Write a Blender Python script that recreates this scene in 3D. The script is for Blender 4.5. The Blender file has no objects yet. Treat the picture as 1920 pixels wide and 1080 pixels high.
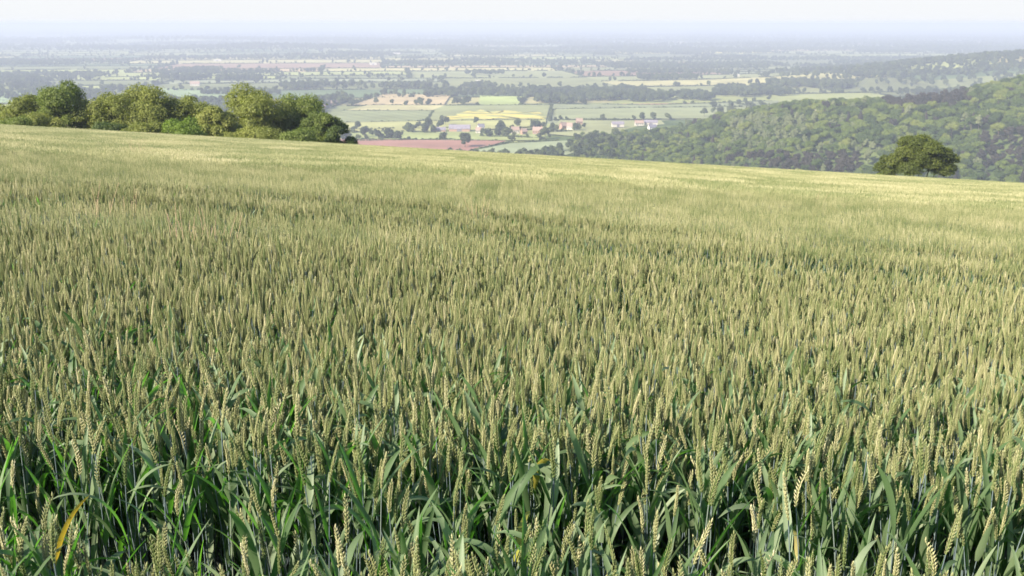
import bpy, math, random
import numpy as np
from mathutils import Vector, Matrix
R = math.radians
rng = np.random.default_rng(7)
random.seed(7)
sc = bpy.context.scene
col = sc.collection

# ------------------------------------------------------------------ camera
CZ = 140.0                                   # eye height above the plain
FPX = 1867.0                                 # focal length in photo pixels (35 mm)
PITCH = math.atan2(498, FPX)
cam_d = bpy.data.cameras.new('camera'); cam = bpy.data.objects.new('camera', cam_d); col.objects.link(cam)
cam_d.lens = 35.0; cam_d.sensor_width = 36.0
cam_d.clip_start = 0.05; cam_d.clip_end = 90000
cam.location = (0, 0, CZ); cam.rotation_euler = (R(90) - PITCH, 0, 0)
cam_d.dof.use_dof = True; cam_d.dof.focus_distance = 4.2; cam_d.dof.aperture_fstop = 8.0
sc.camera = cam
# ------------------------------------------------------------------ sky, sun, exposure
SUN_EL, SUN_AZ = R(31), R(230)               # azimuth clockwise from +Y: low on the left, a little behind the camera
w = bpy.data.worlds.new('World'); sc.world = w; w.use_nodes = True
nt = w.node_tree
sky = nt.nodes.new('ShaderNodeTexSky'); sky.sky_type = 'NISHITA'; sky.sun_disc = False
sky.sun_elevation = SUN_EL; sky.sun_rotation = SUN_AZ
sky.air_density = 1.0; sky.dust_density = 1.2; sky.ozone_density = 2.0; sky.altitude = 200
bg = nt.nodes['Background']; bg.inputs['Strength'].default_value = 0.10
# pale hazy air low over the horizon, melting into the clear sky higher up
tcw = nt.nodes.new('ShaderNodeTexCoord'); sxw = nt.nodes.new('ShaderNodeSeparateXYZ'); nt.links.new(tcw.outputs['Generated'], sxw.inputs[0])
rw = nt.nodes.new('ShaderNodeValToRGB'); ew = rw.color_ramp.elements
ew[0].position = 0.02; ew[0].color = (1, 1, 1, 1); ew[1].position = 0.55; ew[1].color = (0, 0, 0, 1); ew.new(.16).color = (.45, .45, .45, 1)
nt.links.new(sxw.outputs['Z'], rw.inputs[0])
mw = nt.nodes.new('ShaderNodeMix'); mw.data_type = 'RGBA'; nt.links.new(rw.outputs[0], mw.inputs[0]); nt.links.new(sky.outputs[0], mw.inputs[6])
mw.inputs[7].default_value = (3.52, 3.58, 3.64, 1)
nt.links.new(mw.outputs[2], bg.inputs['Color'])
sd = bpy.data.lights.new('sun', 'SUN'); sun = bpy.data.objects.new('sun', sd); col.objects.link(sun)
sd.energy = 5.0; sd.angle = R(0.5); sd.color = (1.0, 0.895, 0.73)
to_sun = Vector((math.sin(SUN_AZ) * math.cos(SUN_EL), math.cos(SUN_AZ) * math.cos(SUN_EL), math.sin(SUN_EL)))
sun.rotation_euler = to_sun.to_track_quat('Z', 'Y').to_euler(); sun.location = (0, 0, CZ + 50)
sc.view_settings.view_transform = 'Standard'; sc.view_settings.look = 'None'
sc.view_settings.exposure = 1.42; sc.view_settings.gamma = 1.0
sc.render.engine = 'CYCLES'
cy = sc.cycles
cy.use_denoising = True
cy.max_bounces = 7; cy.diffuse_bounces = 4; cy.glossy_bounces = 2; cy.transmission_bounces = 4; cy.transparent_max_bounces = 4
cy.volume_bounces = 1
cy.caustics_reflective = False; cy.caustics_refractive = False
HAZE_DENSITY = 2.35e-4

# ------------------------------------------------------------------ terrain heights
def sstep(e0, e1, x):
    t = np.clip((x - e0) / (e1 - e0), 0, 1); return t * t * (3 - 2 * t)

def undul(x, y):
    return (np.sin(x * .21 + y * .13 + 1) * np.sin(y * .17 - x * .05) * .035 + np.sin(x * .07 + 2) * np.sin(y * .09) * .05) * sstep(3, 14, y) * (1 - .8 * sstep(50, 80, y))

A_, B_, C0, WH = -0.0572, 0.1168, 0.92, 0.78   # cross slope, down slope, eye above the ears, crop height

def own_hill(x, y):
    x = np.asarray(x, float); y = np.asarray(y, float)
    z = -C0 - WH + A_ * np.clip(x, -160, 400) - B_ * y + undul(x, y)
    e = np.clip(y - 84, 0, None)
    roll = np.where(e < 38, .0042 * e * e, .0042 * 38 * 38 + (e - 38) * .24)
    back = np.clip(-y - 5, 0, None)
    z = z - roll - back * .12
    z = z - np.clip(np.abs(x) - 250, 0, None) * .12
    return z

RX = np.array([-40, 40, 130, 200, 260, 330, 400, 500, 560, 660, 900, 1300, 2200]); RH = np.array([0, 0.6, 4, 11, 27, 41, 47, 56, 67, 82, 104, 130, 150])
def ridge(x, y):
    h = np.interp(x, RX, RH, left=0)
    yc = 1080 + .02 * x
    d = y - yc
    prof = np.where(d < 0, np.clip(1 + d / 430, 0, 1), np.clip(1 - d / 420, 0, 1))
    prof = prof * prof * (3 - 2 * prof)
    bump = 3.0 * np.sin(x * .021 + 1) * np.sin(y * .017) + 2.0 * np.sin(x * .05 + y * .031)
    return h * prof + bump * np.clip(h / 30, 0, 1) * prof

def bumpf(x, y, cx, cy_, rx, ry, h):
    q = ((x - cx) / rx) ** 2 + ((y - cy_) / ry) ** 2
    return h * np.exp(-q)

def terrain(x, y):
    """height above the plain (z = 0)"""
    x = np.asarray(x, float); y = np.asarray(y, float)
    p = ridge(x, y)
    p = p + bumpf(x, y, 1650, 2550, 640, 380, 62) + bumpf(x, y, 1150, 2450, 380, 260, 22)
    p = p + bumpf(x, y, -1250, 5200, 480, 320, 22) + bumpf(x, y, -2300, 7600, 1100, 500, 22) + bumpf(x, y, -820, 4300, 300, 300, 10)
    p = p + bumpf(x, y, -11500, 27000, 6000, 2500, 140) + bumpf(x, y, 16500, 30000, 5500, 2500, 136)
    p = p + 1.5 * np.sin(x * .0011) * np.sin(y * .0013)
    return np.maximum(p, own_hill(x, y) + CZ)

def G(u, v):
    """point of the plain that stands at photo position u, v (used once, to survey the valley)"""
    sp, cp = math.sin(PITCH), math.cos(PITCH)
    zz = -FPX * sp + (540 - v) * cp; yy = FPX * cp + (540 - v) * sp
    t = -CZ / zz
    return (u - 960) * t, yy * t

# ------------------------------------------------------------------ materials
def mat(name): 
    m = bpy.data.materials.new(name); m.use_nodes = True
    n = m.node_tree; p = n.nodes['Principled BSDF']
    return m, n, p
def N(n, t, **kw):
    o = n.nodes.new(t)
    for k, v in kw.items():
        if k in o.inputs: o.inputs[k].default_value = v
        else: setattr(o, k, v)
    return o
def ramp(n, fac, stops):
    r = n.nodes.new('ShaderNodeValToRGB'); e = r.color_ramp.elements
    while len(e) < len(stops): e.new(.5)
    for k, (p, c) in enumerate(stops): e[k].position = p; e[k].color = (*c, 1)
    if fac is not None: n.links.new(fac, r.inputs[0])
    return r

def plant_mat(name, stops, transl, tw=.3, rough=.5, spec=.4, per_object=.5, noise_scale=None, sheen=None):
    """leafy material: colour from each leaf's or plant's own tint, part of the light passing through"""
    m, n, p = mat(name)
    at = N(n, 'ShaderNodeAttribute', attribute_name='tint')
    oi = n.nodes.new('ShaderNodeObjectInfo')
    mx = N(n, 'ShaderNodeMix', data_type='FLOAT'); mx.inputs[0].default_value = per_object
    n.links.new(at.outputs['Fac'], mx.inputs[2]); n.links.new(oi.outputs['Random'], mx.inputs[3])
    fac = mx.outputs[0]
    if noise_scale:
        ns = N(n, 'ShaderNodeTexNoise'); ns.inputs['Scale'].default_value = noise_scale; ns.inputs['Detail'].default_value = 3
        tc = n.nodes.new('ShaderNodeNewGeometry'); n.links.new(tc.outputs['Position'], ns.inputs['Vector'])
        m2 = N(n, 'ShaderNodeMix', data_type='FLOAT'); m2.inputs[0].default_value = .4
        n.links.new(fac, m2.inputs[2]); n.links.new(ns.outputs[0], m2.inputs[3]); fac = m2.outputs[0]
    r = ramp(n, fac, stops)
    n.links.new(r.outputs[0], p.inputs['Base Color'])
    p.inputs['Roughness'].default_value = rough; p.inputs['Specular IOR Level'].default_value = spec
    if tw > 0:
        tr = n.nodes.new('ShaderNodeBsdfTranslucent')
        mc = N(n, 'ShaderNodeMix', data_type='RGBA', blend_type='MULTIPLY'); mc.inputs[0].default_value = 1
        n.links.new(r.outputs[0], mc.inputs[6]); mc.inputs[7].default_value = (*transl, 1)
        n.links.new(mc.outputs[2], tr.inputs[0])
        ms = n.nodes.new('ShaderNodeMixShader'); ms.inputs[0].default_value = tw
        n.links.new(p.outputs[0], ms.inputs[1]); n.links.new(tr.outputs[0], ms.inputs[2])
        n.links.new(ms.outputs[0], n.nodes['Material Output'].inputs['Surface'])
    return m

M = {}
M['stem'] = plant_mat('wheat_stem', [(0, (.07, .095, .11)), (.6, (.11, .145, .155)), (1, (.20, .23, .15))], (1, 1, 1), 0, .45, .5)
M['ear'] = plant_mat('wheat_ear', [(0, (.10, .16, .045)), (.38, (.255, .285, .12)), (.72, (.43, .42, .22)), (1, (.66, .61, .40))], (1.0, 1.0, .6), .28, .42, .5)
M['leaf'] = plant_mat('wheat_leaf', [(0, (.055, .10, .04)), (.5, (.12, .17, .088)), (.82, (.21, .26, .165)), (.94, (.32, .35, .24)), (1, (.50, .42, .15))], (.95, 2.1, .25), .38, .5, .3, .3)
M['yellow_leaf'] = plant_mat('yellowed_leaf', [(0, (.36, .38, .07)), (1, (.50, .38, .08))], (1.1, 1, .4), .35, .5, .4)
M['straw'] = plant_mat('dry_straw', [(0, (.60, .40, .31)), (1, (.68, .52, .34))], (1, .9, .7), .2, .6, .2)
M['tree_green'] = plant_mat('tree_leaves', [(0, (.06, .09, .02)), (.5, (.115, .15, .032)), (1, (.19, .22, .055))], (1.4, 1.7, .5), .3, .55, .25, .35)
M['tree_olive'] = plant_mat('olive_tree_leaves', [(0, (.10, .125, .028)), (.5, (.17, .195, .045)), (1, (.27, .28, .08))], (1.4, 1.5, .5), .32, .55, .25, .35)
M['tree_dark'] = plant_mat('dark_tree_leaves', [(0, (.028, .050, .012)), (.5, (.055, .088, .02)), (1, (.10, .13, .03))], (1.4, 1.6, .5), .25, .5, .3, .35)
M['oak'] = plant_mat('oak_leaves', [(0, (.042, .06, .012)), (.5, (.085, .108, .02)), (1, (.17, .19, .035))], (1.4, 1.5, .4), .3, .5, .25, .2)
M['tree_bright'] = plant_mat('bright_tree_leaves', [(0, (.09, .14, .02)), (.5, (.14, .20, .03)), (1, (.20, .26, .05))], (1.4, 1.7, .5), .35, .5, .25, .3)
M['wood_a'] = plant_mat('wood_leaves', [(0, (.024, .042, .012)), (.35, (.062, .095, .022)), (.7, (.125, .165, .032)), (1, (.21, .22, .05))], (1.3, 1.6, .5), .25, .6, .2, .75)
M['wood_pale'] = plant_mat('pale_wood_leaves', [(0, (.12, .15, .07)), (1, (.22, .24, .12))], (1.3, 1.5, .5), .25, .6, .2, .7)
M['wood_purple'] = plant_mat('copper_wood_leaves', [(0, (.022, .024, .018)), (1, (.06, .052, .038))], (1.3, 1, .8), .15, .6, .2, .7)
M['far_leaves'] = plant_mat('far_leaves', [(0, (.030, .042, .024)), (.5, (.056, .075, .036)), (1, (.10, .12, .045))], (1.2, 1.5, .5), .2, .7, .1, .8)
m, n, p = mat('bark'); M['bark'] = m
tn = N(n, 'ShaderNodeTexNoise'); tn.inputs['Scale'].default_value = 6
r_ = ramp(n, tn.outputs[0], [(.3, (.05, .04, .03)), (.7, (.12, .10, .075))]); n.links.new(r_.outputs[0], p.inputs['Base Color']); p.inputs['Roughness'].default_value = .9

# ground: dark soil near, grass and undergrowth further off
m, n, p = mat('soil_and_grass'); M['ground'] = m
ge = n.nodes.new('ShaderNodeNewGeometry')
n1 = N(n, 'ShaderNodeTexNoise'); n1.inputs['Scale'].default_value = 9; n1.inputs['Detail'].default_value = 8
n.links.new(ge.outputs['Position'], n1.inputs['Vector'])
soil = ramp(n, n1.outputs[0], [(.3, (.018, .014, .012)), (.7, (.05, .038, .030))])
n2 = N(n, 'ShaderNodeTexNoise'); n2.inputs['Scale'].default_value = .012; n2.inputs['Detail'].default_value = 8
n.links.new(ge.outputs['Position'], n2.inputs['Vector'])
gr = ramp(n, n2.outputs[0], [(.3, (.035, .06, .02)), (.5, (.07, .10, .03)), (.7, (.12, .15, .05))])
sx = n.nodes.new('ShaderNodeSeparateXYZ'); n.links.new(ge.outputs['Position'], sx.inputs[0])
mr = N(n, 'ShaderNodeMapRange'); mr.inputs['From Min'].default_value = 104; mr.inputs['From Max'].default_value = 112
n.links.new(sx.outputs['Y'], mr.inputs['Value'])
mx = N(n, 'ShaderNodeMix', data_type='RGBA'); n.links.new(mr.outputs[0], mx.inputs[0])
n.links.new(soil.outputs[0], mx.inputs[6]); n.links.new(gr.outputs[0], mx.inputs[7])
n.links.new(mx.outputs[2], p.inputs['Base Color']); p.inputs['Roughness'].default_value = .95; p.inputs['Specular IOR Level'].default_value = .1
bp = N(n, 'ShaderNodeBump'); bp.inputs['Strength'].default_value = .6; bp.inputs['Distance'].default_value = .03
n.links.new(n1.outputs[0], bp.inputs['Height']); n.links.new(bp.outputs[0], p.inputs['Normal'])

def field_mat(name, lines=None):
    """crop colour comes with each field; growth varies a little over it; optional wheel lines"""
    m, n, p = mat(name)
    at = N(n, 'ShaderNodeAttribute', attribute_name='crop')
    ge = n.nodes.new('ShaderNodeNewGeometry')
    ns = N(n, 'ShaderNodeTexNoise'); ns.inputs['Scale'].default_value = .011; ns.inputs['Detail'].default_value = 7; ns.inputs['Roughness'].default_value = .65
    n.links.new(ge.outputs['Position'], ns.inputs['Vector'])
    mr = N(n, 'ShaderNodeMapRange'); mr.inputs['From Min'].default_value = .3; mr.inputs['From Max'].default_value = .7
    mr.inputs['To Min'].default_value = .72; mr.inputs['To Max'].default_value = 1.25
    n.links.new(ns.outputs[0], mr.inputs['Value'])
    v = N(n, 'ShaderNodeVectorMath', operation='SCALE'); n.links.new(at.outputs['Color'], v.inputs[0]); n.links.new(mr.outputs[0], v.inputs['Scale'])
    out = v.outputs[0]
    if lines:
        ang, gap, dark = lines
        mp = N(n, 'ShaderNodeMapping'); mp.inputs['Rotation'].default_value = (0, 0, R(ang)); n.links.new(ge.outputs['Position'], mp.inputs[0])
        s = n.nodes.new('ShaderNodeSeparateXYZ'); n.links.new(mp.outputs[0], s.inputs[0])
        md = N(n, 'ShaderNodeMath', operation='PINGPONG'); md.inputs[1].default_value = gap / 2; n.links.new(s.outputs['X'], md.inputs[0])
        m3 = N(n, 'ShaderNodeMapRange'); m3.inputs['From Min'].default_value = .8; m3.inputs['From Max'].default_value = 2.2
        m3.inputs['To Min'].default_value = dark; m3.inputs['To Max'].default_value = 1; n.links.new(md.outputs[0], m3.inputs['Value'])
        v2 = N(n, 'ShaderNodeVectorMath', operation='SCALE'); n.links.new(out, v2.inputs[0]); n.links.new(m3.outputs[0], v2.inputs['Scale'])
        out = v2.outputs[0]
    n.links.new(out, p.inputs['Base Color']); p.inputs['Roughness'].default_value = .95; p.inputs['Specular IOR Level'].default_value = .1
    return m
M['field'] = field_mat('field_crops')
M['field_lines'] = field_mat('field_crops_with_wheel_lines', (-35, 24, .68))
# oilseed in patchy flower
m, n, p = mat('patchy_yellow_crop'); M['rape'] = m
ge = n.nodes.new('ShaderNodeNewGeometry'); mp = N(n, 'ShaderNodeMapping'); mp.inputs['Scale'].default_value = (.012, .02, .01)
n.links.new(ge.outputs['Position'], mp.inputs[0])
ns = N(n, 'ShaderNodeTexNoise'); ns.inputs['Scale'].default_value = 1.6; ns.inputs['Detail'].default_value = 8; ns.inputs['Roughness'].default_value = .6; n.links.new(mp.outputs[0], ns.inputs['Vector'])
r_ = ramp(n, ns.outputs[0], [(.38, (.19, .23, .09)), (.48, (.42, .37, .09)), (.62, (.58, .47, .08))])
n.links.new(r_.outputs[0], p.inputs['Base Color']); p.inputs['Roughness'].default_value = .9

def plain_mat(name, c1, c2, scale=1.5, rough=.8):
    m, n, p = mat(name)
    ns = N(n, 'ShaderNodeTexNoise'); ns.inputs['Scale'].default_value = scale; ns.inputs['Detail'].default_value = 5
    tc = n.nodes.new('ShaderNodeTexCoord'); n.links.new(tc.outputs['Object'], ns.inputs['Vector'])
    r = ramp(n, ns.outputs[0], [(.3, c1), (.7, c2)]); n.links.new(r.outputs[0], p.inputs['Base Color'])
    p.inputs['Roughness'].default_value = rough
    return m
M['brick'] = plain_mat('brick_wall', (.24, .15, .11), (.32, .21, .16))
M['render'] = plain_mat('pale_wall', (.38, .355, .31), (.48, .45, .40))
M['white'] = plain_mat('white_wall', (.56, .56, .54), (.68, .68, .66))
M['slate'] = plain_mat('slate_roof', (.10, .10, .13), (.17, .16, .20))
M['tile'] = plain_mat('clay_tile_roof', (.22, .155, .13), (.31, .22, .18))
M['tin'] = plain_mat('weathered_sheet_roof', (.14, .125, .155), (.22, .20, .24), .3)
M['glass'] = plain_mat('dark_window', (.03, .035, .04), (.05, .055, .06), 1, .2)

# ------------------------------------------------------------------ geometry containers
class Geo:
    def __init__(s): s.V = []; s.T = []; s.Q = []; s.mt = []; s.mq = []; s.t = []; s.n = 0
    def add(s, V, T=None, Q=None, m=0, tint=.5):
        V = np.asarray(V, float).reshape(-1, 3); s.V.append(V)
        s.t.append(np.full(len(V), tint) if np.isscalar(tint) else np.asarray(tint, float))
        if T is not None and len(T): T = np.asarray(T, int).reshape(-1, 3); s.T.append(T + s.n); s.mt.append(np.full(len(T), m) if np.isscalar(m) else m)
        if Q is not None and len(Q): Q = np.asarray(Q, int).reshape(-1, 4); s.Q.append(Q + s.n); s.mq.append(np.full(len(Q), m) if np.isscalar(m) else m)
        s.n += len(V); return s
    def arr(s):
        z = lambda L, k: np.concatenate(L) if L else np.zeros((0, k) if k else 0, int)
        return (np.concatenate(s.V), z(s.T, 3), z(s.Q, 4), z(s.mt, 0), z(s.mq, 0), np.concatenate(s.t))
    def merge(s, o, m=None):
        V, T, Q, mt, mq, t = o.arr()
        if m is not None: mt = np.full(len(T), m); mq = np.full(len(Q), m)
        s.V.append(V); s.t.append(t); s.T.append(T + s.n); s.Q.append(Q + s.n); s.mt.append(mt); s.mq.append(mq); s.n += len(V)
        return s

def make_mesh(name, g, mats, smooth=True, crop=None):
    V, T, Q, mt, mq, t = g.arr() if isinstance(g, Geo) else g
    me = bpy.data.meshes.new(name)
    nt_, nq = len(T), len(Q)
    me.vertices.add(len(V)); me.vertices.foreach_set('co', V.astype(np.float32).ravel())
    me.loops.add(nt_ * 3 + nq * 4); me.polygons.add(nt_ + nq)
    li = np.concatenate([T.ravel(), Q.ravel()]).astype(np.int32); me.loops.foreach_set('vertex_index', li)
    ls = np.concatenate([np.arange(nt_) * 3, nt_ * 3 + np.arange(nq) * 4]).astype(np.int32)
    me.polygons.foreach_set('loop_start', ls)
    me.polygons.foreach_set('material_index', np.concatenate([mt, mq]).astype(np.int32))
    me.polygons.foreach_set('use_smooth', np.full(nt_ + nq, smooth))
    for m_ in mats: me.materials.append(m_)
    a = me.attributes.new('tint', 'FLOAT', 'POINT'); a.data.foreach_set('value', t.astype(np.float32))
    if crop is not None:
        a = me.attributes.new('crop', 'FLOAT_COLOR', 'POINT'); a.data.foreach_set('color', np.asarray(crop, np.float32).ravel())
    me.update(calc_edges=True)
    return me

def obj(name, me, parent=None, label=None, cat=None, group=None, kind=None):
    o = bpy.data.objects.new(name, me); col.objects.link(o)
    if parent: o.parent = parent
    for k, v in (('label', label), ('category', cat), ('group', group), ('kind', kind)):
        if v: o[k] = v
    return o
def thing(name, loc, label, cat, group=None, rz=0, s=1):
    o = obj(name, None, None, label, cat, group); o.location = loc; o.rotation_euler = (0, 0, rz)
    o.scale = (s, s, s) if np.isscalar(s) else s
    o.empty_display_size = .1
    return o

def tube(g, pts, rad, k=5, m=0, tint=.5):
    pts = np.asarray(pts, float); n = len(pts); rad = np.broadcast_to(rad, n)
    V = []
    for i in range(n):
        d = pts[min(i + 1, n - 1)] - pts[max(i - 1, 0)]; d = d / (np.linalg.norm(d) + 1e-9)
        a = np.cross(d, [0, 1, .01]); a /= np.linalg.norm(a) + 1e-9; b = np.cross(d, a)
        th = np.arange(k) * 2 * np.pi / k
        V.append(pts[i] + rad[i] * (np.cos(th)[:, None] * a + np.sin(th)[:, None] * b))
    V = np.concatenate(V); Q = []
    for i in range(n - 1):
        for j in range(k): Q.append((i * k + j, i * k + (j + 1) % k, (i + 1) * k + (j + 1) % k, (i + 1) * k + j))
    g.add(V, None, Q, m, tint)

# ------------------------------------------------------------------ ground sheet
def graded(vals): 
    out = []
    for a, b, st in vals: out += list(np.arange(a, b, st))
    return np.array(out, float)
ys = np.concatenate([graded([(-60, 0, 6), (0, 130, 1.5), (130, 700, 15), (700, 1600, 12), (1600, 3200, 45)]), np.geomspace(3200, 36000, 60)])
xp = np.concatenate([graded([(0, 30, 1.5), (30, 130, 5), (130, 900, 15), (900, 2400, 45)]), np.geomspace(2400, 26000, 40)])
xs = np.concatenate([-xp[:0:-1], xp])
X, Y = np.meshgrid(xs, ys); Z = terrain(X, Y)
nx, ny = len(xs), len(ys)
ii = np.arange(nx * ny).reshape(ny, nx)
Qs = np.stack([ii[:-1, :-1], ii[:-1, 1:], ii[1:, 1:], ii[1:, :-1]], -1).reshape(-1, 4)
g = Geo(); g.add(np.stack([X, Y, Z], -1), None, Qs)
obj('ground', make_mesh('ground', g, [M['ground']]), kind='structure')

# ------------------------------------------------------------------ farmland parcels
CROPS = [((.15, .165, .07), 5), ((.20, .21, .09), 4), ((.26, .28, .10), 3), ((.34, .31, .14), 2.5), ((.36, .27, .15), 1.3), ((.10, .14, .06), 3), ((.22, .14, .09), .8), ((.45, .40, .09), .5), ((.22, .24, .14), 2)]
cw = np.array([c[1] for c in CROPS]); cw = cw / cw.sum()
HAND_ZONE = lambda x, y: (y < 2010) & (y > 1000) & (x / y > -.24) & (x / y < .30)
ROT = R(7)
cr, sr = math.cos(ROT), math.sin(ROT)
def to_world(a, b): return a * cr - b * sr, a * sr + b * cr
parcels = []
def split(x0, y0, x1, y1):
    cx, cy_ = (x0 + x1) / 2, (y0 + y1) / 2
    wx, wy = to_world(cx, cy_)
    half = math.hypot(x1 - x0, y1 - y0) / 2
    if abs(wx) - half > .62 * max(wy + half, 0) + 250 or wy + half < 900: return
    lim = 150 + .055 * max(wy, 0)
    dx, dy = x1 - x0, y1 - y0
    if max(dx / 2.6, dy) > .8 * lim * random.uniform(.9, 1.9):
        f = random.uniform(.36, .64)
        if dx / 2.2 > dy: m_ = x0 + dx * f; split(x0, y0, m_, y1); split(m_, y0, x1, y1)
        else: m_ = y0 + dy * f; split(x0, y0, x1, m_); split(x0, m_, x1, y1)
    else: parcels.append((x0, y0, x1, y1))
split(-16500, 400, 17500, 25500)
g = Geo(); crop = []
for (x0, y0, x1, y1) in parcels:
    k = 5
    a, b = np.meshgrid(np.linspace(x0, x1, k), np.linspace(y0, y1, k)); wx, wy = to_world(a, b)
    c = np.array(CROPS[rng.choice(len(CROPS), p=cw)][0]) * rng.uniform(.85, 1.15)
    i5 = np.arange(k * k).reshape(k, k)
    Q = np.stack([i5[:-1, :-1], i5[:-1, 1:], i5[1:, 1:], i5[1:, :-1]], -1).reshape(-1, 4)
    g.add(np.stack([wx, wy, np.where((own_hill(wx, wy) + CZ > -1) | ((ridge(wx, wy) > .5) & (wy < 1700)), terrain(wx, wy) - 6, terrain(wx, wy) + .45)], -1), None, Q)
    crop.append(np.tile([*c, 1], (k * k, 1)))
obj('farmland', make_mesh('farmland', g, [M['field']], crop=np.concatenate(crop)), kind='structure')

# surveyed fields of the near valley: (name, material, colour, photo corners)
HAND = [
 ('ploughed_field', 'field', (.27, .145, .11), [(520, 262), (655, 264), (950, 267), (885, 286), (520, 292)]),
 ('crop_field', 'field', (.22, .25, .14), [(885, 286), (955, 272), (1118, 264), (1140, 272), (1040, 300), (860, 300)]),
 ('pasture', 'field', (.25, .28, .11), [(640, 252), (760, 249), (905, 247), (1013, 255), (1010, 266.5), (655, 263.5)]),
 ('pasture', 'field', (.30, .30, .12), [(640, 232.5), (800, 229.5), (1024, 226.5), (1022, 238), (905, 246), (640, 251)]),
 ('crop_field', 'field_lines', (.19, .21, .10), [(620, 232), (640, 210), (812, 209.5), (801, 229), (640, 232)]),
 ('crop_field', 'field', (.21, .225, .10), [(802, 228.5), (813, 209.5), (832, 200), (1031, 199), (1024, 226), (950, 227)]),
 ('rape_field', 'rape', None, [(838, 226), (850, 218), (868, 211), (905, 210.5), (995, 211), (1018, 220), (1008, 224.5), (930, 226.5)]),
 ('crop_field', 'field', (.22, .24, .12), [(1042, 226), (1042, 207), (1300, 203), (1440, 203), (1400, 224), (1180, 226)]),
 ('crop_field', 'field', (.19, .21, .11), [(1036, 206.5), (1036, 197), (1230, 199), (1460, 191), (1450, 202)]),
 ('hay_field', 'field', (.36, .33, .16), [(650, 209), (690, 199.5), (835, 199.5), (812, 209)]),
 ('stubble_field', 'field', (.38, .30, .17), [(660, 199), (720, 178), (845, 180), (832, 199)]),
 ('pasture', 'field', (.30, .35, .12), [(897, 199), (900, 181), (985, 183), (975, 198.5)]),
 ('pasture', 'field', (.24, .25, .12), [(1025, 254), (1050, 228), (1240, 229), (1260, 250), (1110, 262)]),
 ('crop_field', 'field', (.20, .26, .13), [(300, 200), (300, 168), (425, 170), (425, 200)]),
 ('crop_field', 'field', (.22, .29, .15), [(-60, 195), (-60, 176), (110, 172), (110, 195)]),
]
seg = []     # hedge segments ((x,y),(x,y),thickness class)
def poly_pts(P): return [G(u, v) for u, v in P]
for k_, (nm, mt_, c, P) in enumerate(HAND):
    W_ = poly_pts(P)
    cx = sum(a for a, b in W_) / len(W_); cy_ = sum(b for a, b in W_) / len(W_)
    lift = .62 + .012 * k_ + (.3 if nm == 'rape_field' else 0)
    V = [(cx, cy_, 0)]; T = []
    L = len(W_)
    dens = []
    for a in range(L):                                   # finely divided outline so that it bends like a real headland
        p0 = np.array(W_[a]); p1 = np.array(W_[(a + 1) % L]); q = 6
        for s_ in range(q): 
            pt = p0 + (p1 - p0) * s_ / q
            if nm == 'rape_field': pt = pt + rng.normal(0, 9, 2)
            dens.append(pt)
    V = np.array([(cx, cy_)] + [tuple(d) for d in dens])
    z = terrain(V[:, 0], V[:, 1]) * 0 + 1.6 + lift
    g = Geo(); D = len(dens); T = [(0, 1 + a, 1 + (a + 1) % D) for a in range(D)]
    g.add(np.column_stack([V, z]), T, None)
    cc = None if c is None else np.tile([*c, 1], (len(V), 1))
    obj(nm, make_mesh(nm, g, [M[mt_]], smooth=False, crop=cc), kind='structure')

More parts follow.
